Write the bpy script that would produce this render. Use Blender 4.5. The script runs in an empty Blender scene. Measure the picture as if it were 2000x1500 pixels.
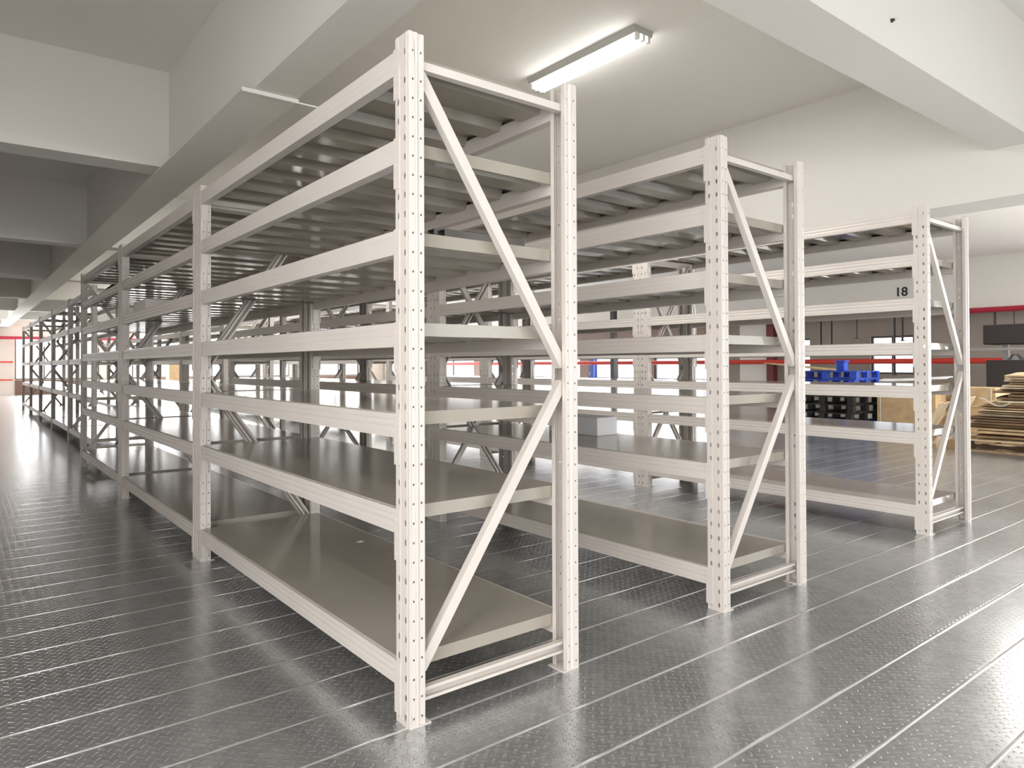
import bpy, bmesh, math, random
from mathutils import Vector, Matrix
random.seed(7)
PI = math.pi
sc = bpy.context.scene
C = sc.collection

# ------------------------------------------------------------------ camera
cam = bpy.data.cameras.new('camera')
cam.sensor_fit = 'HORIZONTAL'; cam.sensor_width = 36.0
cam.lens = 1372.7/2000*36
cam.shift_x = (1000-1017.36)/2000
cam.shift_y = -(750-697.45)/2000
cam.clip_end = 200
co = bpy.data.objects.new('camera', cam); C.objects.link(co); sc.camera = co
yaw, pit, rol = 0.6761, 0.0109, -0.0038
F = Vector((math.sin(yaw)*math.cos(pit), math.cos(yaw)*math.cos(pit), math.sin(pit)))
R0 = Vector((math.cos(yaw), -math.sin(yaw), 0)); U0 = R0.cross(F)
R1 = R0*math.cos(rol)+U0*math.sin(rol); U1 = -R0*math.sin(rol)+U0*math.cos(rol)
M = Matrix((R1, U1, -F)).transposed().to_4x4(); M.translation = Vector((-1.2082, -2.1187, 1.2445))
co.matrix_world = M

# ------------------------------------------------------------------ exposure, world
sc.view_settings.view_transform = 'Standard'; sc.view_settings.look = 'None'
sc.view_settings.gamma = 1.0; sc.view_settings.use_curve_mapping = False
sc.view_settings.exposure = 0.42
w = bpy.data.worlds.new('world'); sc.world = w; w.use_nodes = True
w.node_tree.nodes['Background'].inputs[0].default_value = (0.93, 0.96, 1.0, 1)
w.node_tree.nodes['Background'].inputs[1].default_value = 2.2

def daylight(name, loc, size, rot, power, col=(1, .98, .96)):
    if abs(rot[1]) > .1: size = (size[1], size[0])
    l = bpy.data.lights.new(name, 'AREA'); l.shape = 'RECTANGLE'; l.size, l.size_y = size
    l.energy = power; l.color = col
    o = bpy.data.objects.new(name, l); C.objects.link(o); o.location = loc; o.rotation_euler = rot
    return o
# daylight area lamps at the windows; left and rear windows unseen, added for light
daylight('window_or_fill_daylight', (9.5, 35.8, 1.6), (17, 1.8), (-PI/2, 0, 0), 1500)
daylight('window_or_fill_daylight', (8.0, -8.8, 1.75), (20, 1.9), (PI/2-.3, 0, 0), 165, (1, .98, .96))  # fill from behind the camera, at the added rear windows
daylight('window_or_fill_daylight', (18.3, 21.5, 1.5), (18, 1.5), (0, PI/2, 0), 240)
daylight('window_or_fill_daylight', (18.3, -3.6, 1.6), (6.5, 1.7), (0, PI/2-.2, 0), 650)
daylight('window_or_fill_daylight', (-4.1, -3.6, 1.75), (5.2, 1.9), (0, -PI/2+.25, 0), 150, (1, .965, .935))  # fill added at the left to brighten the rack fronts
daylight('window_or_fill_daylight', (-4.1, 30.0, 1.75), (8, 1.9), (0, -PI/2, 0), 170)  # fill added to brighten the far end wall

# ------------------------------------------------------------------ materials
def mat(name, col, rough=.5, metal=0, spec=.5, var=0, vscale=3., bump=0, bscale=40., emit=0):
    m = bpy.data.materials.new(name); m.use_nodes = True; nt = m.node_tree; n = nt.nodes; L = nt.links
    b = n['Principled BSDF']
    b.inputs['Base Color'].default_value = (*col, 1); b.inputs['Roughness'].default_value = rough
    b.inputs['Metallic'].default_value = metal; b.inputs['Specular IOR Level'].default_value = spec
    if emit:
        b.inputs['Emission Color'].default_value = (*col, 1); b.inputs['Emission Strength'].default_value = emit
    if var or bump:
        g = n.new('ShaderNodeNewGeometry')
    if var:
        t = n.new('ShaderNodeTexNoise'); t.inputs['Scale'].default_value = vscale; t.inputs['Detail'].default_value = 4
        L.new(g.outputs['Position'], t.inputs['Vector'])
        r = n.new('ShaderNodeValToRGB')
        r.color_ramp.elements[0].position = .3; r.color_ramp.elements[1].position = .7
        r.color_ramp.elements[0].color = (*[c*(1-var) for c in col], 1)
        r.color_ramp.elements[1].color = (*[min(1, c*(1+var)) for c in col], 1)
        L.new(t.outputs['Fac'], r.inputs['Fac']); L.new(r.outputs['Color'], b.inputs['Base Color'])
    if bump:
        t2 = n.new('ShaderNodeTexNoise'); t2.inputs['Scale'].default_value = bscale
        L.new(g.outputs['Position'], t2.inputs['Vector'])
        bp = n.new('ShaderNodeBump'); bp.inputs['Strength'].default_value = bump; bp.inputs['Distance'].default_value = .01
        L.new(t2.outputs['Fac'], bp.inputs['Height']); L.new(bp.outputs['Normal'], b.inputs['Normal'])
    return m

M_RACK = mat('rack_paint', (.73, .68, .635), .38, var=.03, vscale=2)
M_SHELF = mat('shelf_paint_shaded', (.42, .385, .33), .14, var=.05, vscale=3)  # rack paint with the shelves' shade put into its colour
M_CEIL = mat('ceiling_plaster', (.83, .81, .765), .85, var=.02, vscale=.6)
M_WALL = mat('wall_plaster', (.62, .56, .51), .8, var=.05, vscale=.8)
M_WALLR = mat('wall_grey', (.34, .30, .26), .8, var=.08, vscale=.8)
M_DADO = mat('brown_dado', (.16, .09, .07), .6)
M_FRAME = mat('window_frame_dark', (.10, .08, .08), .5)
M_PIPE = mat('red_pipe', (.62, .045, .03), .35)
M_PIPE2 = mat('crimson_pipe', (.42, .02, .05), .35)
M_STEEL = mat('galvanised', (.55, .56, .57), .3, metal=.9)
M_BLACK = mat('black_plastic', (.02, .02, .022), .4)
M_TUBE = mat('lamp_tube', (1, .99, .97), .3, emit=14)
M_HOUSE = mat('lamp_housing', (.55, .55, .53), .4, metal=.2)
M_CARD = mat('cardboard', (.55, .39, .22), .85, var=.15, vscale=6)
M_CARD2 = mat('cardboard_light', (.74, .62, .42), .85, var=.12, vscale=6)
M_CARD3 = mat('cardboard_dark', (.25, .16, .09), .9, var=.15, vscale=6)
M_BLUE = mat('blue_plastic', (.03, .09, .55), .4)
M_WOOD = mat('pallet_wood', (.36, .24, .14), .8, var=.2, vscale=12)
M_WHITE = mat('white_plastic', (.82, .83, .84), .35)
M_ROPE = mat('twine', (.8, .78, .72), .8)
M_GREEN = mat('green_cloth', (.05, .09, .05), .9, bump=.3)
M_REDBR = mat('red_brown_post', (.16, .03, .03), .5)
M_RAIL = mat('weathered_steel', (.16, .15, .14), .4, metal=.5)
M_DARK = mat('dark_machine', (.03, .025, .025), .5)
M_INK = mat('black_ink', (.015, .015, .015), .6)

def glass_mat():
    m = bpy.data.materials.new('window_glass'); m.use_nodes = True; b = m.node_tree.nodes['Principled BSDF']
    b.inputs['Base Color'].default_value = (.95, .98, 1, 1); b.inputs['Roughness'].default_value = .02
    b.inputs['Transmission Weight'].default_value = 1; b.inputs['IOR'].default_value = 1.05
    return m
M_GLASS = glass_mat()

def floor_mat():
    m = bpy.data.materials.new('tread_plate'); m.use_nodes = True; nt = m.node_tree; n = nt.nodes; L = nt.links
    b = n['Principled BSDF']
    g = n.new('ShaderNodeNewGeometry'); s = n.new('ShaderNodeSeparateXYZ'); L.new(g.outputs['Position'], s.inputs[0])
    def mth(op, a, c=None, d=None):
        k = n.new('ShaderNodeMath'); k.operation = op
        for i, v in enumerate((a, c, d)):
            if v is None: continue
            if isinstance(v, (int, float)): k.inputs[i].default_value = v
            else: L.new(v, k.inputs[i])
        return k.outputs[0]
    X, Y = s.outputs[0], s.outputs[1]
    P = .044
    def lattice(off, sg):
        u = mth('SUBTRACT', mth('FRACT', mth('ADD', mth('DIVIDE', X, P), off)), .5)
        v = mth('SUBTRACT', mth('FRACT', mth('ADD', mth('DIVIDE', Y, P), off)), .5)
        a = mth('MULTIPLY', mth('ADD', u, mth('MULTIPLY', v, sg)), 1.9)
        c = mth('MULTIPLY', mth('SUBTRACT', u, mth('MULTIPLY', v, sg)), 5.5)
        q = mth('SUBTRACT', 1.0, mth('ADD', mth('MULTIPLY', a, a), mth('MULTIPLY', c, c)))
        return mth('MAXIMUM', q, 0.0)
    tread = mth('MINIMUM', mth('ADD', lattice(0, 1), lattice(.5, -1)), .6)
    # seam between the decking planks, one every 268 mm
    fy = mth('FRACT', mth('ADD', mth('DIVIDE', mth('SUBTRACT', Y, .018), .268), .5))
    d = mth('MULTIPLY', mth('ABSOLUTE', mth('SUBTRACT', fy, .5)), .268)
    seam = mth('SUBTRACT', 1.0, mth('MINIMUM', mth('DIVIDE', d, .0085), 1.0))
    band = mth('MINIMUM', mth('MAXIMUM', mth('DIVIDE', mth('SUBTRACT', d, .012), .006), 0.0), 1.0)
    tread = mth('MULTIPLY', tread, band)
    h = mth('ADD', mth('MULTIPLY', tread, .0035), mth('MULTIPLY', seam, .004))
    bp = n.new('ShaderNodeBump'); bp.inputs['Strength'].default_value = .55; bp.inputs['Distance'].default_value = 1.0
    L.new(h, bp.inputs['Height']); L.new(bp.outputs['Normal'], b.inputs['Normal'])
    nz = n.new('ShaderNodeTexNoise'); nz.inputs['Scale'].default_value = 1.1; nz.inputs['Detail'].default_value = 6
    L.new(g.outputs['Position'], nz.inputs['Vector'])
    nz2 = n.new('ShaderNodeTexVoronoi'); nz2.inputs['Scale'].default_value = 28
    L.new(g.outputs['Position'], nz2.inputs['Vector'])
    val = mth('ADD', mth('MULTIPLY', nz.outputs['Fac'], .22), mth('MULTIPLY', nz2.outputs['Color'], .14))
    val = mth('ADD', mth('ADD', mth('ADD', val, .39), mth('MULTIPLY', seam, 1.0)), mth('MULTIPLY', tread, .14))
    cc = n.new('ShaderNodeCombineColor')
    L.new(mth('MULTIPLY', val, .97), cc.inputs[0]); L.new(val, cc.inputs[1]); L.new(mth('MULTIPLY', val, 1.02), cc.inputs[2])
    L.new(cc.outputs[0], b.inputs['Base Color'])
    b.inputs['Metallic'].default_value = .78
    L.new(mth('ADD', mth('MULTIPLY', nz.outputs['Fac'], .14), .15), b.inputs['Roughness'])
    return m
M_FLOOR = floor_mat()

# ------------------------------------------------------------------ mesh helpers
def addbox(bm, x0, y0, z0, x1, y1, z1):
    vs = [bm.verts.new(p) for p in ((x0, y0, z0), (x1, y0, z0), (x1, y1, z0), (x0, y1, z0), (x0, y0, z1), (x1, y0, z1), (x1, y1, z1), (x0, y1, z1))]
    for f in ((3, 2, 1, 0), (4, 5, 6, 7), (0, 1, 5, 4), (1, 2, 6, 5), (2, 3, 7, 6), (3, 0, 4, 7)):
        bm.faces.new([vs[i] for i in f])
    return vs
def prism_y(bm, prof, y0, y1):          # closed profile of (x, z) extruded along y
    a = [bm.verts.new((x, y0, z)) for x, z in prof]; b = [bm.verts.new((x, y1, z)) for x, z in prof]
    bm.faces.new(a); bm.faces.new(b[::-1])
    k = len(prof)
    for i in range(k):
        j = (i+1) % k; bm.faces.new((a[j], a[i], b[i], b[j]))
def tube(bm, pts, r, seg=8):
    rings = []
    for i, p in enumerate(pts):
        p = Vector(p); d = (Vector(pts[min(i+1, len(pts)-1)])-Vector(pts[max(i-1, 0)])).normalized()
        up = Vector((0, 0, 1)) if abs(d.z) < .9 else Vector((1, 0, 0))
        s = d.cross(up).normalized(); t = s.cross(d)
        rings.append([bm.verts.new(p+(s*math.cos(a)+t*math.sin(a))*r) for a in [2*PI*k/seg for k in range(seg)]])
    for a, b in zip(rings, rings[1:]):
        for k in range(seg): bm.faces.new((a[k], a[(k+1) % seg], b[(k+1) % seg], b[k]))
    bm.faces.new(rings[0][::-1]); bm.faces.new(rings[-1])
def channel(bm, p0, p1, width, depth, normal, t=.003, lip=0):
    # C channel from p0 to p1; web `width` wide facing `normal`, flanges `depth` deep behind it
    p0, p1 = Vector(p0), Vector(p1); d = (p1-p0).normalized(); nrm = Vector(normal); s = d.cross(nrm).normalized()
    h = width/2
    prof = [(-h, 0), (h, 0), (h, -depth), (h-lip-t, -depth), (h-lip-t, -depth+t), (h-t, -depth+t), (h-t, -t), (-h+t, -t), (-h+t, -depth+t), (-h+t+lip, -depth+t), (-h+t+lip, -depth), (-h, -depth)]
    if not lip: prof = [(-h, 0), (h, 0), (h, -depth), (h-t, -depth), (h-t, -t), (-h+t, -t), (-h+t, -depth), (-h, -depth)]
    a = [bm.verts.new(p0+s*u+nrm*v) for u, v in prof]; b = [bm.verts.new(p1+s*u+nrm*v) for u, v in prof]
    bm.faces.new(a[::-1]); bm.faces.new(b); k = len(prof)
    for i in range(k):
        j = (i+1) % k; bm.faces.new((a[i], a[j], b[j], b[i]))
def mesh(name, bm, m, bevel=0):
    bmesh.ops.recalc_face_normals(bm, faces=bm.faces)
    me = bpy.data.meshes.new(name); bm.to_mesh(me); bm.free(); me.materials.append(m)
    return me
def obj(name, bm, m, parent=None, loc=None):
    me = bm if isinstance(bm, bpy.types.Mesh) else mesh(name, bm, m)
    o = bpy.data.objects.new(name, me); C.objects.link(o)
    if parent: o.parent = parent
    if loc: o.location = loc
    return o
def tag(o, label, cat, group=None, kind=None):
    o['label'] = label; o['category'] = cat
    if group: o['group'] = group
    if kind: o['kind'] = kind
    return o
def thing(name, label, cat, loc=(0, 0, 0), rz=0, group=None):
    o = bpy.data.objects.new(name, None); C.objects.link(o); o.empty_display_size = .1
    o.location = loc; o.rotation_euler = (0, 0, rz)
    return tag(o, label, cat, group)
def struct(name, bm, m, parent=None):
    o = obj(name, bm, m, parent)
    if not parent: o['kind'] = 'structure'
    return o
def boxobj(name, b, m, parent=None):
    bm = bmesh.new(); addbox(bm, *b); return obj(name, bm, m, parent)
def bevel(o, w=.003, seg=1):
    md = o.modifiers.new('bevel', 'BEVEL'); md.width = w; md.segments = seg; md.limit_method = 'ANGLE'; return o

# ------------------------------------------------------------------ the setting
XL, XR, YB, YE, HC = -4.2, 18.75, -9.0, 36.0, 3.85
bm = bmesh.new(); addbox(bm, XL-.3, YB-.3, -.2, XR+.3, YE+.3, 0); struct('floor', bm, M_FLOOR)
bm = bmesh.new(); addbox(bm, XL-.3, YB-.3, HC, XR+.3, YE+.3, HC+.2); struct('ceiling', bm, M_CEIL)

beams = []
n_trim = 0
def beam(x0, y0, x1, y1, z0):
    global n_trim
    n_trim += 1
    bm = bmesh.new(); addbox(bm, x0, y0, z0, x1, y1, HC); o = struct('trim_%d' % n_trim, bm, M_CEIL)
    return o
beam(.25, YB, .53, 2.40, 3.0)            # long beam above the first row, near part
beam(.25, 2.401, .53, YE, 3.0)
n_trim += 1; bm = bmesh.new(); addbox(bm, .18, 2.401, 2.985, .545, YE, 2.999); struct('trim_%d' % n_trim, bm, M_CEIL)           # far part, slightly wider
beam(5.45, YB, 5.92, YE, 2.60)
beam(18.3, YB, XR, YE, 2.60)
for k in range(-1, 7):
    yc = -.2+5.04*k+(.0 if k else 0)
    beam(XL+.001, yc-.16, .25, yc+.16, 3.0)
    if k != 1: beam(.53, yc-.16, 5.45, yc+.16, 3.0)

def wall_with_windows(name, axis, pos, t, a0, a1, opens, m):
    # a wall in the plane axis=pos, from a0 to a1 along the other axis, with rectangular openings (b0, b1, z0, z1)
    bm = bmesh.new(); cur = a0
    def bx(u0, u1, z0, z1):
        if u1-u0 < 1e-4 or z1-z0 < 1e-4: return
        if axis == 'y': addbox(bm, u0, min(pos, pos+t), z0, u1, max(pos, pos+t), z1)
        else: addbox(bm, min(pos, pos+t), u0, z0, max(pos, pos+t), u1, z1)
    for b0, b1, z0, z1 in opens:
        bx(cur, b0, 0, HC); bx(b0, b1, 0, z0); bx(b0, b1, z1, HC); cur = b1
    bx(cur, a1, 0, HC)
    struct(name, bm, m)
nwin = 0
def window(axis, pos, t, b0, b1, z0, z1, panes):
    global nwin
    nwin += 1
    w = bpy.data.objects.new('window_%d' % nwin, None); C.objects.link(w); w['kind'] = 'structure'
    cx = (b0+b1)/2
    w.location = (cx, pos, z0) if axis == 'y' else (pos, cx, z0)
    def bx(bm, u0, u1, za, zb, d0, d1):
        u0 -= cx; u1 -= cx; za -= z0; zb -= z0
        if axis == 'y': addbox(bm, u0, min(d0, d1), za, u1, max(d0, d1), zb)
        else: addbox(bm, min(d0, d1), u0, za, max(d0, d1), u1, zb)
    bm = bmesh.new(); f = .05; a, b = t*.35, t*.6
    bx(bm, b0, b1, z0, z0+f, a, b); bx(bm, b0, b1, z1-f, z1, a, b)
    for k in range(panes+1):
        u = b0+f/2+(b1-b0-f)*k/panes
        bx(bm, u-f/2, u+f/2, z0+f, z1-f, a, b)
    obj('window_frame', bm, M_FRAME, w)
    bm = bmesh.new(); bx(bm, b0+.01, b1-.01, z0+.01, z1-.01, t*.46, t*.48); obj('window_pane', bm, M_GLASS, w)

end_open = [(.78, 4.0, .67, 2.5), (4.3, 7.6, .67, 2.5), (7.9, 11.3, .67, 2.5), (11.6, 13.1, .67, 2.5), (13.5, 17.2, .67, 2.5)]
wall_with_windows('wall_end', 'y', YE, .3, XL-.3, XR+.3, end_open, M_WALL)
for o_ in end_open: window('y', YE, .3, *o_, 3)
right_open = [(-6.8, -3.8, .8, 2.4), (-3.4, -.4, .8, 2.4), (5.98, 7.12, .95, 2.0), (8.9, 9.25, .95, 2.0), (9.6, 9.76, .9, 2.0),
              (12.4, 15.0, .68, 2.2), (15.4, 18.4, .68, 2.2), (18.9, 22.2, .68, 2.2), (22.8, 26.0, .68, 2.2), (26.5, 30.5, .68, 2.2)]
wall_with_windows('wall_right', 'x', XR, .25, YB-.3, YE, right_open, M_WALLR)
for o_ in right_open: window('x', XR, .25, *o_, 2 if o_[1]-o_[0] > .8 else 1)
back_open = [(-4, -2, .8, 2.7), (-1.5, 3, .8, 2.7), (3.5, 8, .8, 2.7), (8.5, 13, .8, 2.7), (13.5, 18, .8, 2.7)]  # unseen rear windows, added to light the near rack ends
wall_with_windows('wall_back', 'y', YB, -.3, XL-.3, XR+.3, back_open, M_WALL)
for o_ in back_open: window('y', YB, -.3, *o_, 3)
left_open = [(-8.0, -4.4, .8, 2.7), (-4.1, -.8, .8, 2.7), (26, 29.6, .8, 2.7), (30.2, 34, .8, 2.7)]  # unseen windows, added to light the rack fronts and end wall
wall_with_windows('wall_left', 'x', XL, -.25, YB-.3, YE, left_open, M_WALL)
for o_ in left_open: window('x', XL, -.25, *o_, 3)
# brown dado under the end windows, white panel and column on the right wall
n_trim += 1; bm = bmesh.new(); addbox(bm, .78, YE-.04, 0, 17.2, YE-.002, .64); struct('trim_%d' % n_trim, bm, M_DADO)
n_trim += 1; bm = bmesh.new(); addbox(bm, XR-.22, 9.98, 0, XR-.002, 10.22, 2.6); struct('trim_%d' % n_trim, bm, M_REDBR)
n_trim += 1; bm = bmesh.new(); addbox(bm, XR-.06, 10.3, .02, XR-.002, 11.28, 2.58); struct('trim_%d' % n_trim, bm, M_CEIL)

# ------------------------------------------------------------------ shelving racks
PW, PD, D, H, LU = .0934, .063, .7902, 2.4, 2.7373
LEV7 = [2.36, 2.045, 1.722, 1.394, 1.073, .737, .206]
LEV5 = [2.36, 1.88, 1.36, .80, .206]

def post_mesh(holes=True):
    # open profile in (u along y, v along x): front face with two columns of slots, stepped sides with small holes, back lips
    prof = [(.024, PD), (.003, PD), (.006, .038), (0, .032), (0, 0), (PW, 0), (PW, .032), (PW-.006, .038), (PW-.003, PD), (PW-.024, PD)]
    bm = bmesh.new()
    pitch = .0667; n = int(H/pitch)
    zs = [0]
    for i in range(n): zs.append((i+1)*pitch)
    zs[-1] = H
    if abs(n*pitch-H) > .03: zs.append(H)
    def vert(a, b, s, z):
        L = math.hypot(b[0]-a[0], b[1]-a[1]); t = s/L
        return (a[1]+(b[1]-a[1])*t, a[0]+(b[0]-a[0])*t, z)
    for i in range(len(prof)-1):
        a, b = prof[i], prof[i+1]; L = math.hypot(b[0]-a[0], b[1]-a[1])
        cols = []
        if holes:
            if i == 4: cols = [(.024, .0055, .0115), (PW-.024, .0055, .0115)]
            elif i in (3, 5): cols = [(.016, .0034, .0042)]
            elif i in (1, 7): cols = [(L/2, .0034, .0042)]
        cuts = [0]
        for c, hw, hh in cols: cuts += [c-hw-.004, c+hw+.004]
        cuts.append(L)
        for k in range(len(cuts)-1):
            s0, s1 = cuts[k], cuts[k+1]
            if k % 2 == 0:
                q = [bm.verts.new(vert(a, b, s, z)) for s, z in ((s0, 0), (s1, 0), (s1, H), (s0, H))]
                bm.faces.new(q); continue
            c, hw, hh = cols[k//2]
            for z0, z1 in zip(zs, zs[1:]):
                zc = (z0+z1)/2
                cr = [bm.verts.new(vert(a, b, s, z)) for s, z in ((s0, z0), (s1, z0), (s1, z1), (s0, z1))]
                if z1-z0 < .03: bm.faces.new(cr); continue
                k2 = .45
                oc = [(-k2, -1), (k2, -1), (1, -k2), (1, k2), (k2, 1), (-k2, 1), (-1, k2), (-1, -k2)]
                ov = [bm.verts.new(vert(a, b, c+x*hw, zc+y*hh)) for x, y in oc]
                for j in range(4):
                    c0, c1 = cr[j], cr[(j+1) % 4]; o0, o1 = ov[2*j], ov[2*j+1]
                    bm.faces.new((c0, c1, o1, o0)); bm.faces.new((c1, ov[(2*j+2) % 8], o1))
    bmesh.ops.remove_doubles(bm, verts=bm.verts, dist=1e-5)
    # sheet thickness as real geometry
    bmesh.ops.recalc_face_normals(bm, faces=bm.faces)
    bmesh.ops.solidify(bm, geom=bm.faces[:], thickness=.0018)
    return mesh('post', bm, M_RACK)
POST = post_mesh(True)
POSTB = POST.copy()                       # rear post: the same profile turned round
for v in POSTB.vertices: v.co.x = PD-v.co.x
POSTB.flip_normals()

def base_plate_mesh():
    bm = bmesh.new(); addbox(bm, .004, -.001, 0, PD+.022, PW+.001, .0035); me = mesh('base_plate', bm, M_RACK); return me
PLATE = base_plate_mesh()

def beam_mesh():
    bm = bmesh.new()
    p = [(0, 0), (0, .026), (.0012, .030), (.0012, .038), (0, .042), (0, .052), (.0012, .056), (.0012, .062), (0, .066), (0, .085), (.016, .085), (.016, .069), (.044, .069), (.044, 0)]
    prism_y(bm, [(x, z-.085) for x, z in p], PW+.0012, LU-PW-.0012)
    return mesh('beam', bm, M_RACK)
BEAM = beam_mesh()
BEAMB = BEAM.copy()
for v in BEAMB.vertices: v.co.x = -v.co.x
BEAMB.flip_normals()
def connector_mesh(rear, far):
    # L plate that wraps the post corner: one leg on the post's side, one on its face
    s = -1 if rear else 1
    bm = bmesh.new()
    def bx(x0, x1, y0, y1, z0, z1):
        if far: y0, y1 = LU-y1, LU-y0
        addbox(bm, min(s*x0, s*x1), y0, z0, max(s*x0, s*x1), y1, z1)
    zt, zb = .002, -.178
    bx(-.0062, -.0035, PW-.031, PW+.008, zb, zt)
    bx(-.0035, .044, PW+.0003, PW+.0011, zb, zt)
    for k in range(3):
        z = -.03-.0667*k*.9
        bx(-.0078, -.0062, PW-.012, PW-.004, z-.008, z)
    return mesh('connector', bm, M_RACK)
CONN = {(r, f): connector_mesh(r, f) for r in (0, 1) for f in (0, 1)}

def shelf_mesh():
    bm = bmesh.new()
    x0, x1, y0, y1 = .0175, D-.0175, PW+.003, LU-PW-.003
    t = .0015
    # smooth top sheet, one folded edge along each long side, deep folded edge at both ends
    addbox(bm, x0, y0, .0, x1, y1, t)
    addbox(bm, x0, y0, -.0135, x0+t, y1, 0); addbox(bm, x1-t, y0, -.0135, x1, y1, 0)
    xi0, xi1 = .0465, D-.0465
    for y in (y0, y1-t): addbox(bm, xi0, y, -.046, xi1, y+t, 0)
    for y in (y0+t, y1-.018): addbox(bm, xi0, y, -.046, xi1, y+.018-t, -.0445)
    # stiffening hats on the underside, running front to back
    n = 9; pitch = (y1-y0)/n
    for k in range(n):
        yc = y0+pitch*(k+.5)
        a = [bm.verts.new((xi0, yy, zz)) for yy, zz in ((yc-.075, -.0005), (yc-.06, -.040), (yc+.06, -.040), (yc+.075, -.0005))]
        b = [bm.verts.new((xi1, yy, zz)) for yy, zz in ((yc-.075, -.0005), (yc-.06, -.040), (yc+.06, -.040), (yc+.075, -.0005))]
        bm.faces.new(a); bm.faces.new(b[::-1])
        for i in range(4):
            j = (i+1) % 4; bm.faces.new((a[j], a[i], b[i], b[j]))
    return mesh('shelf', bm, M_SHELF)
SHELF = shelf_mesh()

ZH, ZM, ZL = 2.305, 1.205, .20
def brace_mesh(kind, far):
    bm = bmesh.new()
    yw = PW*.5-.018; sgn = -1
    if far: yw = LU-PW*.5-.018
    xa, xb = .030, D-.030
    nrm = (0, -1, 0)
    if kind == 'top': channel(bm, (xa+.02, yw, ZH), (xb-.02, yw, ZH), .030, .032, nrm, .002)
    if kind == 'bottom':
        channel(bm, (xa+.0, yw+.030, .088), (xb, yw+.030, .088), .046, .026, (0, 1, 0), .003, .008)
    if kind == 'up>': channel(bm, (xa+.035, yw, ZH-.03), (xb-.02, yw, ZM+.035), .040, .032, nrm, .002)
    if kind == 'dn>': channel(bm, (xb-.02, yw, ZM-.035), (xa+.035, yw, ZL-.02), .040, .032, nrm, .002)
    if kind == 'up<': channel(bm, (xb-.035, yw+.034, ZH-.03), (xa+.02, yw+.034, ZM+.035), .040, .034, (0, 1, 0), .0025, .008)
    if kind == 'dn<': channel(bm, (xa+.02, yw+.034, ZM-.035), (xb-.035, yw+.034, ZL-.02), .040, .034, (0, 1, 0), .0025, .008)
    return mesh('brace', bm, M_RACK)
BR = {(k, f): brace_mesh(k, f) for k in ('top', 'bottom', 'up>', 'dn>', 'up<', 'dn<') for f in (0, 1)}

def rack(label, loc, levels, near='>', far='<', detail=True, group=None, rz=0):
    t = thing('shelving_rack', label, 'shelving rack', loc, rz, group)
    for me, x, y in ((POST, 0, 0), (POST, 0, LU-PW), (POSTB, D-PD, 0), (POSTB, D-PD, LU-PW)):
        p = obj('post', me, None, t, (x, y, 0))
        if detail:
            q = obj('base_plate', PLATE, None, p)
            if me is POSTB: q.location = (-.022-.004, 0, 0)
    for f, kind in ((0, near), (1, far)):
        obj('horizontal_brace', BR['top', f], None, t); obj('horizontal_brace', BR['bottom', f], None, t)
        obj('diagonal_brace', BR['up'+kind, f], None, t); obj('diagonal_brace', BR['dn'+kind, f], None, t)
    for i, h in enumerate(levels):
        for r in (0, 1):
            b = obj('beam', BEAMB if r else BEAM, None, t, (D-.003 if r else .003, 0, h))
            if detail:
                for f in (0, 1): obj('connector', CONN[r, f], None, b)
        obj('shelf', SHELF, None, t, (0, 0, h+.002))
    return t
def shade(o): pass

G = 'racks of the first row'
P = 2.7415
rack('nearest seven-shelf grey steel rack, its end post tallest in the centre of the view', (0, 0, 0), LEV7, '>', '<', True)
rack('seven-shelf grey rack directly behind the nearest one, second of the left-hand row', (0, P, 0), LEV7, '<', '<', True)
rack('seven-shelf grey rack third of the left-hand row, last before the cross aisle gap', (0, 2*P, 0), LEV7, '<', '>', True)
rack('seven-shelf grey rack at the near end of the middle row, right of the lamp', (1.7834, 0, 0), LEV7, '>', '<', True)
rack('seven-shelf rack behind the front one of the middle row, seen through the nearest rack', (1.7834, P, 0), LEV7, '>', '<', True)
rack('third seven-shelf rack of the middle row, glimpsed between the posts of the left-hand row', (1.7834, 2*P, 0), LEV7, '>', '<', True)
rack('seven-shelf grey rack at the near end of the right-hand row, beside the open floor', (4.2612, 0, 0), LEV7, '>', '<', True)
rack('second seven-shelf rack of the right-hand row, its paired posts showing through the middle row', (4.2612, P, 0), LEV7, '>', '<', True)
rack('third seven-shelf rack of the right-hand row, mostly hidden behind the middle row', (4.2612, 2*P, 0), LEV7, '>', '<', True)
order = ['nearest', 'second', 'third', 'fourth', 'farthest']
for ri, (x, where) in enumerate(((.28, 'left-hand row by the bright aisle'), (2.06, 'middle row'), (4.54, 'right-hand row'))):
    for k in range(5):
        rack('%s five-shelf grey rack beyond the cross aisle in the %s' % (order[k], where), (x, 9.42+2.7415*k, 0), LEV5,
             '<>'[k % 2], '><'[k % 2], False, 'five-shelf racks beyond the cross aisle')

# ------------------------------------------------------------------ ceiling lamps
def lamp(label, loc, length=1.25, power=60, group=None):
    t = thing('tube_lamp', label, 'ceiling lamp', loc, 0, group)
    bm = bmesh.new(); hl = length/2
    prism_y(bm, [(-.11, 0), (-.09, -.055), (.09, -.055), (.11, 0)], -hl, hl); obj('housing', bm, M_HOUSE, t)
    for x in (-.06, 0, .06):
        bm = bmesh.new(); tube(bm, [(x, -hl+.035, -.082), (x, hl-.035, -.082)], .017, 12); obj('tube', bm, M_TUBE, t)
        for y in (-hl+.018, hl-.018):
            bm = bmesh.new(); addbox(bm, x-.014, y-.016, -.10, x+.014, y+.016, -.055); obj('socket', bm, M_WHITE, t)
    l = bpy.data.lights.new('lamp_light', 'AREA'); l.shape = 'RECTANGLE'; l.size = .2; l.size_y = length*.95; l.energy = power; l.color = (1, .97, .93)
    o = bpy.data.objects.new('lamp_light', l); C.objects.link(o); o.parent = t; o.location = (0, 0, -.103)
    return t
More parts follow.
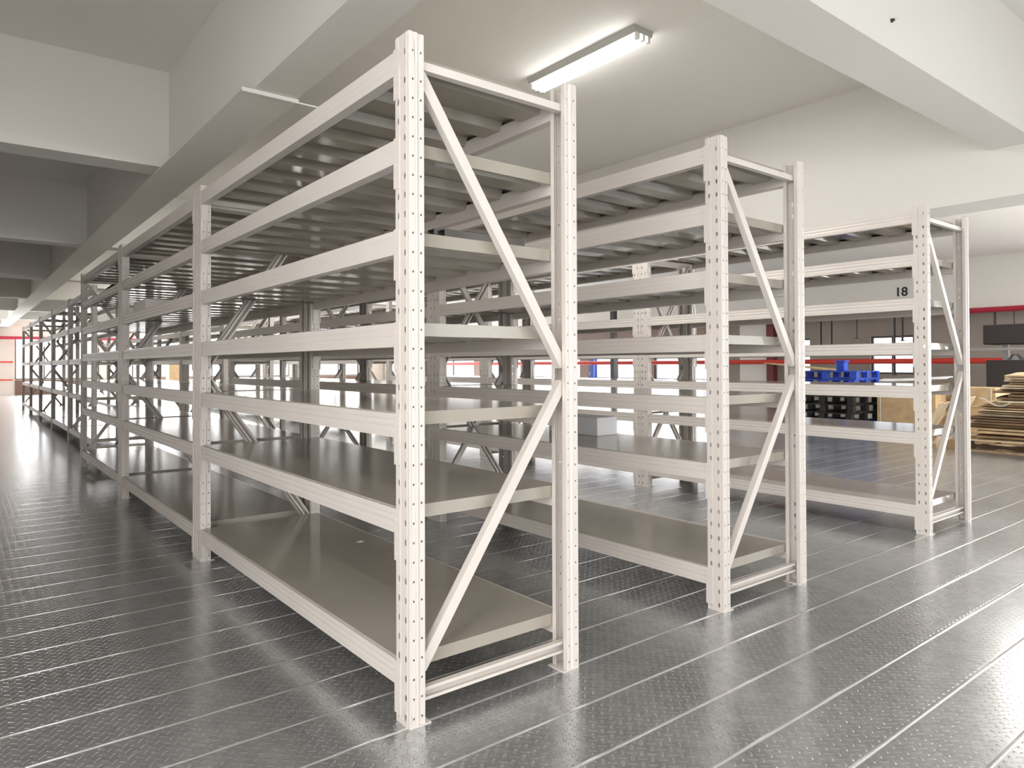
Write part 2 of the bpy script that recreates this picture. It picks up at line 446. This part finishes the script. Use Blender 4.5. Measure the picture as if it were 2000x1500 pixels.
lamp('lit triple tube ceiling lamp glowing above the end of the nearest rack', (2.93, 2.15, HC), 1.3, 45)
for k, (x, y) in enumerate(((2.9, 8.2), (2.9, 13.3), (2.9, 18.4), (-2.6, -3.0), (8.5, 11), (8.5, -3), (11.6, 1.1), (12.8, -.6), (11.6, -3.6))):  # added unseen lamps: extra room light and bright reflections on the floor
    lamp('triple tube ceiling lamp added for extra light, hidden or beyond the picture edge', (x, y, HC), 1.3, 45 if x < 11 else 55, 'added ceiling lamps out of sight')

# ------------------------------------------------------------------ pipes and hanging fittings
def pipe(label, a, b, r, m, group=None):
    bm = bmesh.new(); a = Vector(a); b = Vector(b); tube(bm, [(0, 0, 0), b-a], r, 14)
    o = obj('pipe', bm, m, None, a); return tag(o, label, 'pipe', group)
pipe('crimson pipe fixed under the far right ceiling beam', (18.22, -6, 2.53), (18.22, 30, 2.53), .065, M_PIPE2)
pipe('orange-red pipe running at waist height in front of the right wall', (18.1, -6, 1.30), (18.1, 33, 1.30), .07, M_PIPE)
pipe('dark red pipe high on the end wall left of the bright windows', (-4.15, 35.6, 2.5), (5.5, 35.6, 2.5), .07, M_PIPE2)
pipe('thin red pipe crossing the end wall at mid height', (-4.15, 35.8, 1.45), (.7, 35.8, 1.45), .035, M_PIPE)
pipe('thin red pipe low on the end wall above the brown base', (-4.15, 35.8, .67), (.7, 35.8, .67), .03, M_PIPE)
def rod(label, x, y, z0, group, r=.02):
    top = 2.6 if x > 17 else (2.595-.0 if x > 17 else HC)
    bm = bmesh.new(); tube(bm, [(0, 0, z0-top), (0, 0, 0)], r, 8)
    addbox(bm, -.05, -.05, z0-top-.02, .05, .05, z0-top)
    return tag(obj('hanging_rod', bm, M_BLACK, None, (x, y, top)), label, 'hanging rod', group)
rod('black rod hanging from the far beam, first right of the middle-row end post', 18.34, 8.34, 1.70, 'hanging rods', .03)
rod('black rod hanging from the far beam, second right of the middle-row end post', 18.34, 8.02, 1.70, 'hanging rods', .03)
rod('thin black rod hanging alone from the far beam, between two pairs of rods', 18.34, 7.29, 1.95, 'hanging rods', .018)
rod('black rod hanging in front of the small right window', 18.34, 6.29, .95, 'hanging rods', .035)
rod('black rod hanging at the right edge of the small right window', 18.34, 6.08, 1.85, 'hanging rods', .03)
rod('black rod dropping from the crimson pipe above the dark machine', 18.33, 3.95, 2.08, 'hanging rods', .03)
rod('thin rod dropping from the crimson pipe near the picture edge', 18.33, 3.55, 2.1, 'hanging rods', .012)
rod('rod dropping to the dark red pipe at the far left', -.08, 35.6, 2.595, 'hanging rods', .05)

# "18" painted on the far beam
cu = bpy.data.curves.new('bay_number', 'FONT'); cu.body = '18'; cu.size = .33; cu.extrude = .002; cu.offset = .006; cu.align_x = 'CENTER'
tx = bpy.data.objects.new('bay_number', cu); C.objects.link(tx); tx.data.materials.append(M_INK)
tx.matrix_world = Matrix(((0, 0, -1, 18.296), (-1, 0, 0, 6.08), (0, 1, 0, 3.03), (0, 0, 0, 1)))
bpy.context.view_layer.update()
me_ = bpy.data.meshes.new_from_object(tx.evaluated_get(bpy.context.evaluated_depsgraph_get()))
tm = bpy.data.objects.new('painted_number', me_); C.objects.link(tm); tm.matrix_world = tx.matrix_world.copy(); bpy.data.objects.remove(tx); tx = tm
if not me_.materials: me_.materials.append(M_INK)
tag(tx, 'black number 18 painted on the white ceiling beam at the far right', 'number')

# small round sensor on the ceiling
t = thing('smoke_sensor', 'small dark sensor on the white ceiling at the upper right', 'sensor', (2.88, -.361, 3.17))
t.rotation_euler = (-PI/2, 0, 0); t.scale = (.6, .6, .6)
bm = bmesh.new(); bmesh.ops.create_cone(bm, cap_ends=True, segments=16, radius1=.012, radius2=.02, depth=.03, matrix=Matrix.Translation((0, 0, -.015))); obj('sensor_body', bm, M_DARK, t)
bm = bmesh.new(); bmesh.ops.create_cone(bm, cap_ends=True, segments=16, radius1=.004, radius2=.006, depth=.02, matrix=Matrix.Translation((0, 0, -.04))); obj('sensor_tip', bm, M_STEEL, t)
# conduit crossing under the long beam
t = bmesh.new(); tube(t, [(-.32, 0, 0), (.42, 0, 0)], .006, 8); addbox(t, .38, -.015, -.010, .42, .015, .008)
tag(obj('conduit', t, M_CEIL, None, (.50, 2.40, 2.978)), 'thin white conduit crossing under the long ceiling beam', 'conduit')

# ------------------------------------------------------------------ goods on the open floor at the right
def pallet(name, label, loc, rz, m, group=None, sx=1.2, sy=1.0, h=.14, slats=7):
    t = thing(name, label, 'pallet', loc, rz, group)
    for k in range(slats):
        y = -sy/2+sy*(k+.5)/slats; wdt = sy/slats*.38
        boxobj('deck_board', (-sx/2, y-wdt, h-.022, sx/2, y+wdt, h), m, t)
    for x in (-sx/2+.06, 0, sx/2-.06):
        for y in (-sy/2+.06, 0, sy/2-.06): boxobj('block', (x-.055, y-.055, .022, x+.055, y+.055, h-.022), m, t)
    for x in (-sx/2+.06, 0, sx/2-.06): boxobj('runner', (x-.05, -sy/2, 0, x+.05, sy/2, .022), m, t)
    return t
pallet('wooden_pallet', 'brown wooden pallet under the heap of flattened cartons', (10.75, .85, 0), 0, M_WOOD, None, 1.5, 2.3)

def sheet(name, sx, sy, th, m, bend=.03, seed=0):
    rnd = random.Random(seed); bm = bmesh.new(); nx, ny = 6, 8
    ph, qh, am = (.8, 1.2, bend) if seed < 80 else (rnd.uniform(0, 6), rnd.uniform(0, 6), bend)
    top, bot = {}, {}
    for i in range(nx+1):
        for j in range(ny+1):
            x = (i/nx-.5)*sx; y = (j/ny-.5)*sy
            z = am*(math.sin(ph+3*x)+math.cos(qh+2.6*y))*.5
            e = 0
            if i == 0 or j == 0 or i == nx or j == ny: e = rnd.uniform(-.015, .015)
            top[i, j] = bm.verts.new((x+e, y+e, z+th)); bot[i, j] = bm.verts.new((x+e, y+e, z))
    for i in range(nx):
        for j in range(ny):
            bm.faces.new((top[i, j], top[i+1, j], top[i+1, j+1], top[i, j+1]))
            bm.faces.new((bot[i, j+1], bot[i+1, j+1], bot[i+1, j], bot[i, j]))
    for i in range(nx):
        bm.faces.new((bot[i, 0], bot[i+1, 0], top[i+1, 0], top[i, 0])); bm.faces.new((bot[i+1, ny], bot[i, ny], top[i, ny], top[i+1, ny]))
    for j in range(ny):
        bm.faces.new((bot[0, j+1], bot[0, j], top[0, j], top[0, j+1])); bm.faces.new((bot[nx, j], bot[nx, j+1], top[nx, j+1], top[nx, j]))
    return obj(name, bm, m)
rnd = random.Random(3)
z = .145
for k in range(26):
    th = rnd.uniform(.014, .034); frac = k/25
    m = (M_CARD3, M_CARD, M_CARD3, M_CARD, M_CARD2)[rnd.randrange(5)] if k < 20 else (M_CARD2, M_CARD, M_CARD2)[k % 3]
    sy = 2.1*(1-.28*frac)*rnd.uniform(.86, 1.05); sx = 1.25*rnd.uniform(.75, 1.05)
    o = sheet('flattened_carton', sx, sy, th, m, .004+.022*frac, k)
    o.location = (10.72+rnd.uniform(-.08, .08), .80-.20*frac+rnd.uniform(-.13, .13), z)
    o.rotation_euler = (.022*frac, -.008*frac, rnd.uniform(-.12, .12))
    z += th+.014
    tag(o, 'flattened brown carton lying in the heap on the wooden pallet', 'flattened carton', 'flattened cartons heaped on the wooden pallet')
o = sheet('flattened_carton', 1.1, 1.25, .02, M_CARD2, .03, 77); o.location = (10.6, .35, z+.012); o.rotation_euler = (.02, -.008, .05)
tag(o, 'pale flattened carton on top of the heap, curling up at its left edge', 'flattened carton')
for k, (x, y, L_, rx, rz) in enumerate(((9.95, 2.14, .74, 1.05, .04), (10.42, 2.22, .62, .9, -.03), (10.88, 2.15, .8, 1.1, .03), (11.32, 2.2, .6, .8, -.03))):
    o = sheet('torn_carton', .40, L_, .012, M_CARD2 if k % 2 == 0 else M_CARD, .03, 90+k); o.location = (x, y, L_/2*math.sin(rx)+.012); o.rotation_euler = (-rx, 0, rz)
    tag(o, 'crumpled piece of pale carton slipping off the left side of the heap', 'carton piece', 'carton pieces fallen at the left of the heap')
bm = bmesh.new(); pts = [(9.98+.02*math.sin(k), 1.55-.035*k, .70+.05*math.cos(k*.45)) for k in range(12)]; tube(bm, [Vector(p)-Vector(pts[0]) for p in pts], .008, 6)
tag(obj('twine', bm, M_ROPE, None, pts[0]), 'loop of white twine trailing from the flattened cartons', 'twine')

# blue and black pallets with a sheet of cardboard
zz = 0
for k, (m, lb) in enumerate(((M_BLUE, 'blue plastic pallet at the bottom of the stack, on the floor'), (M_BLACK, 'black plastic pallet directly on the lowest blue one'), (M_BLACK, 'black plastic pallet second up in the stack, under another black one'),
                             (M_BLACK, 'topmost black plastic pallet in the stack'), (M_BLACK, 'black plastic pallet just under the two bright blue ones'), (M_BLUE, 'bright blue plastic pallet second from the top of the stack'), (M_BLUE, 'bright blue plastic pallet at the top of the stack'))):
    pallet('plastic_pallet', lb, (12.3, 4.78+.02*(k % 2), zz), PI/2-.06+.02*k, m, None, 1.2, 1.1, .155, 5); zz += .158
o = sheet('cardboard_sheet', 1.1, 1.2, .014, M_CARD, .02, 300); o.location = (12.2, 5.42, zz+.075); o.rotation_euler = (.12, 0, .1)
tag(o, 'tilted brown cardboard sheet resting on the pallet stack', 'cardboard sheet')
bm = bmesh.new(); addbox(bm, -.08, -.08, 0, .08, .08, .2); addbox(bm, -.10, -.10, .16, .10, .10, .2)
tag(bevel(obj('blue_crate', bm, M_BLUE, None, (12.05, 4.55, zz-.001)), .01), 'small blue plastic crate on top of the pallet stack', 'crate')

def carton(label, loc, s, rz, m=M_CARD, straps=True):
    t = thing('cardboard_box', label, 'box', loc, rz); sx, sy, sz = s
    bevel(boxobj('box_body', (-sx/2, -sy/2, 0, sx/2, sy/2, sz), m, t), .006)
    for q in (-1, 1): boxobj('flap', (-sx/2+.004, min(.003*q, q*sy/2), sz+.001, sx/2-.004, max(.003*q, q*sy/2), sz+.006), m, t)
    if straps:
        for x in (-.2, .22):
            boxobj('strap', (-sx/2-.004, x*sy*2-.008, 0, -sx/2-.001, x*sy*2+.008, sz+.002), M_ROPE, t)
    return t
carton('large brown cardboard box with white straps beside the pallet stack', (12.75, 3.55, 0), (.8, 1.0, .86), .06)
carton('brown cardboard box partly behind the end post of the right-hand rack', (13.2, 2.55, 0), (.7, .7, .8), -.1)
o = sheet('plastic_film', .7, 1.1, .02, M_WHITE, .06, 411); o.location = (12.75, 3.5, .93); o.rotation_euler = (0, 0, .2)
tag(o, 'crumpled white plastic film lying on the strapped box', 'plastic film')

# dark machine with a shining rail behind the cartons
t = thing('packing_machine', 'dark machine standing behind the carton heap at the right edge', 'machine', (15.6, 2.2, 0))
bevel(boxobj('machine_body', (-.5, -1.6, 0, .5, .92, 1.30), M_DARK, t), .02)
bevel(boxobj('machine_head', (-.4, -1.6, 1.62, .4, 1.0, 2.02), M_DARK, t), .02)
boxobj('rail', (-.55, -1.6, 1.50, -.45, 1.8, 1.55), M_STEEL, t)
for y in (-1.4, .7): boxobj('upright', (-.05, y-.05, 1.30, .05, y+.05, 1.62), M_STEEL, t)
bm = bmesh.new(); bmesh.ops.create_cone(bm, cap_ends=True, segments=20, radius1=.16, radius2=.05, depth=.12, matrix=Matrix.Translation((-.3, .45, 1.36))); obj('reflector', bm, M_STEEL, t)
# blue cabinet, dark column and white bales seen through the racks
t = thing('blue_cabinet', 'tall narrow blue cabinet by the right wall windows, seen through the middle row', 'cabinet', (18.35, 17.7, 0))
boxobj('cabinet_body', (-.1, -.12, .0, .1, .12, 1.5), M_BLUE, t); boxobj('cabinet_door', (-.112, -.10, .05, -.101, .10, 1.45), M_BLUE, t)
boxobj('handle', (-.13, .05, .8, -.113, .07, .95), M_STEEL, t)
for (x, y, h_, m_) in ((14.2, 22.5, .25, M_WALL), (10.2, 27.5, .25, M_WALL), (17.5, 15.78, .09, M_DARK)):
    n_trim += 1; bm = bmesh.new(); addbox(bm, x-h_, y-h_, 0, x+h_, y+h_, HC); struct('trim_%d' % n_trim, bm, m_)
carton('tan cardboard box far away, seen between the second and third racks of the left-hand row', (6.85, 34.2, 0), (.6, .6, 1.45), 0, M_CARD, False)
# ------------------------------------------------------------------ small things on the shelves
def on_shelf(name, label, cat, loc, box, m, rz=0):
    bm = bmesh.new(); addbox(bm, *box); o = obj(name, bm, m, None, loc); o.rotation_euler = (0, 0, rz); bevel(o, .004); return tag(o, label, cat)
t = thing('spare_rail', 'steel rail on third shelf of the nearest rack, closer to the shelf edge', 'rail', (.47, .22, 1.7256), 0, 'spare rails on the third shelf')
bm = bmesh.new(); channel(bm, (-.20, -.0, .050), (.20, .0, .050), .052, .049, (0, 0, 1), .003); obj('rail_channel', bm, M_RAIL, t)
t = thing('spare_rail', 'steel rail on third shelf of the nearest rack, farther from the edge', 'rail', (.47, .33, 1.7256), 0, 'spare rails on the third shelf')
bm = bmesh.new(); channel(bm, (-.18, -.0, .07), (.20, .0, .07), .05, .06, (0, 0, 1), .003); obj('rail_channel', bm, M_RAIL, t)
on_shelf('paper_scrap', 'small white paper scrap on the bottom shelf of the nearest rack', 'paper', (.64, 1.70, .2096), (-.018, -.014, 0, .018, .014, .003), M_WHITE, .4)
t = on_shelf('white_box', 'white box lying on the sixth shelf of the front middle-row rack', 'box', (2.40, 1.66, .7408), (-.10, -.26, 0, .10, .26, .13), M_WHITE, 0)
on_shelf('white_carton', 'flat carton', 'box', (.07, 4.86, 1.7258), (-.02, -.26, 0, .25, .26, .10), M_RACK, 0)['label'] = 'flat pale carton on the third shelf of the second left-hand rack'
bm = bmesh.new(); bmesh.ops.create_icosphere(bm, subdivisions=3, radius=.16)
for v in bm.verts:
    v.co.x *= 1.4; v.co.z *= .62; v.co += v.normal*random.uniform(-.012, .012)
tag(obj('green_bundle', bm, M_GREEN, None, (.40, 7.55, 2.152)), 'dark green cloth bundle under the top shelf of the third left-hand rack', 'bundle')
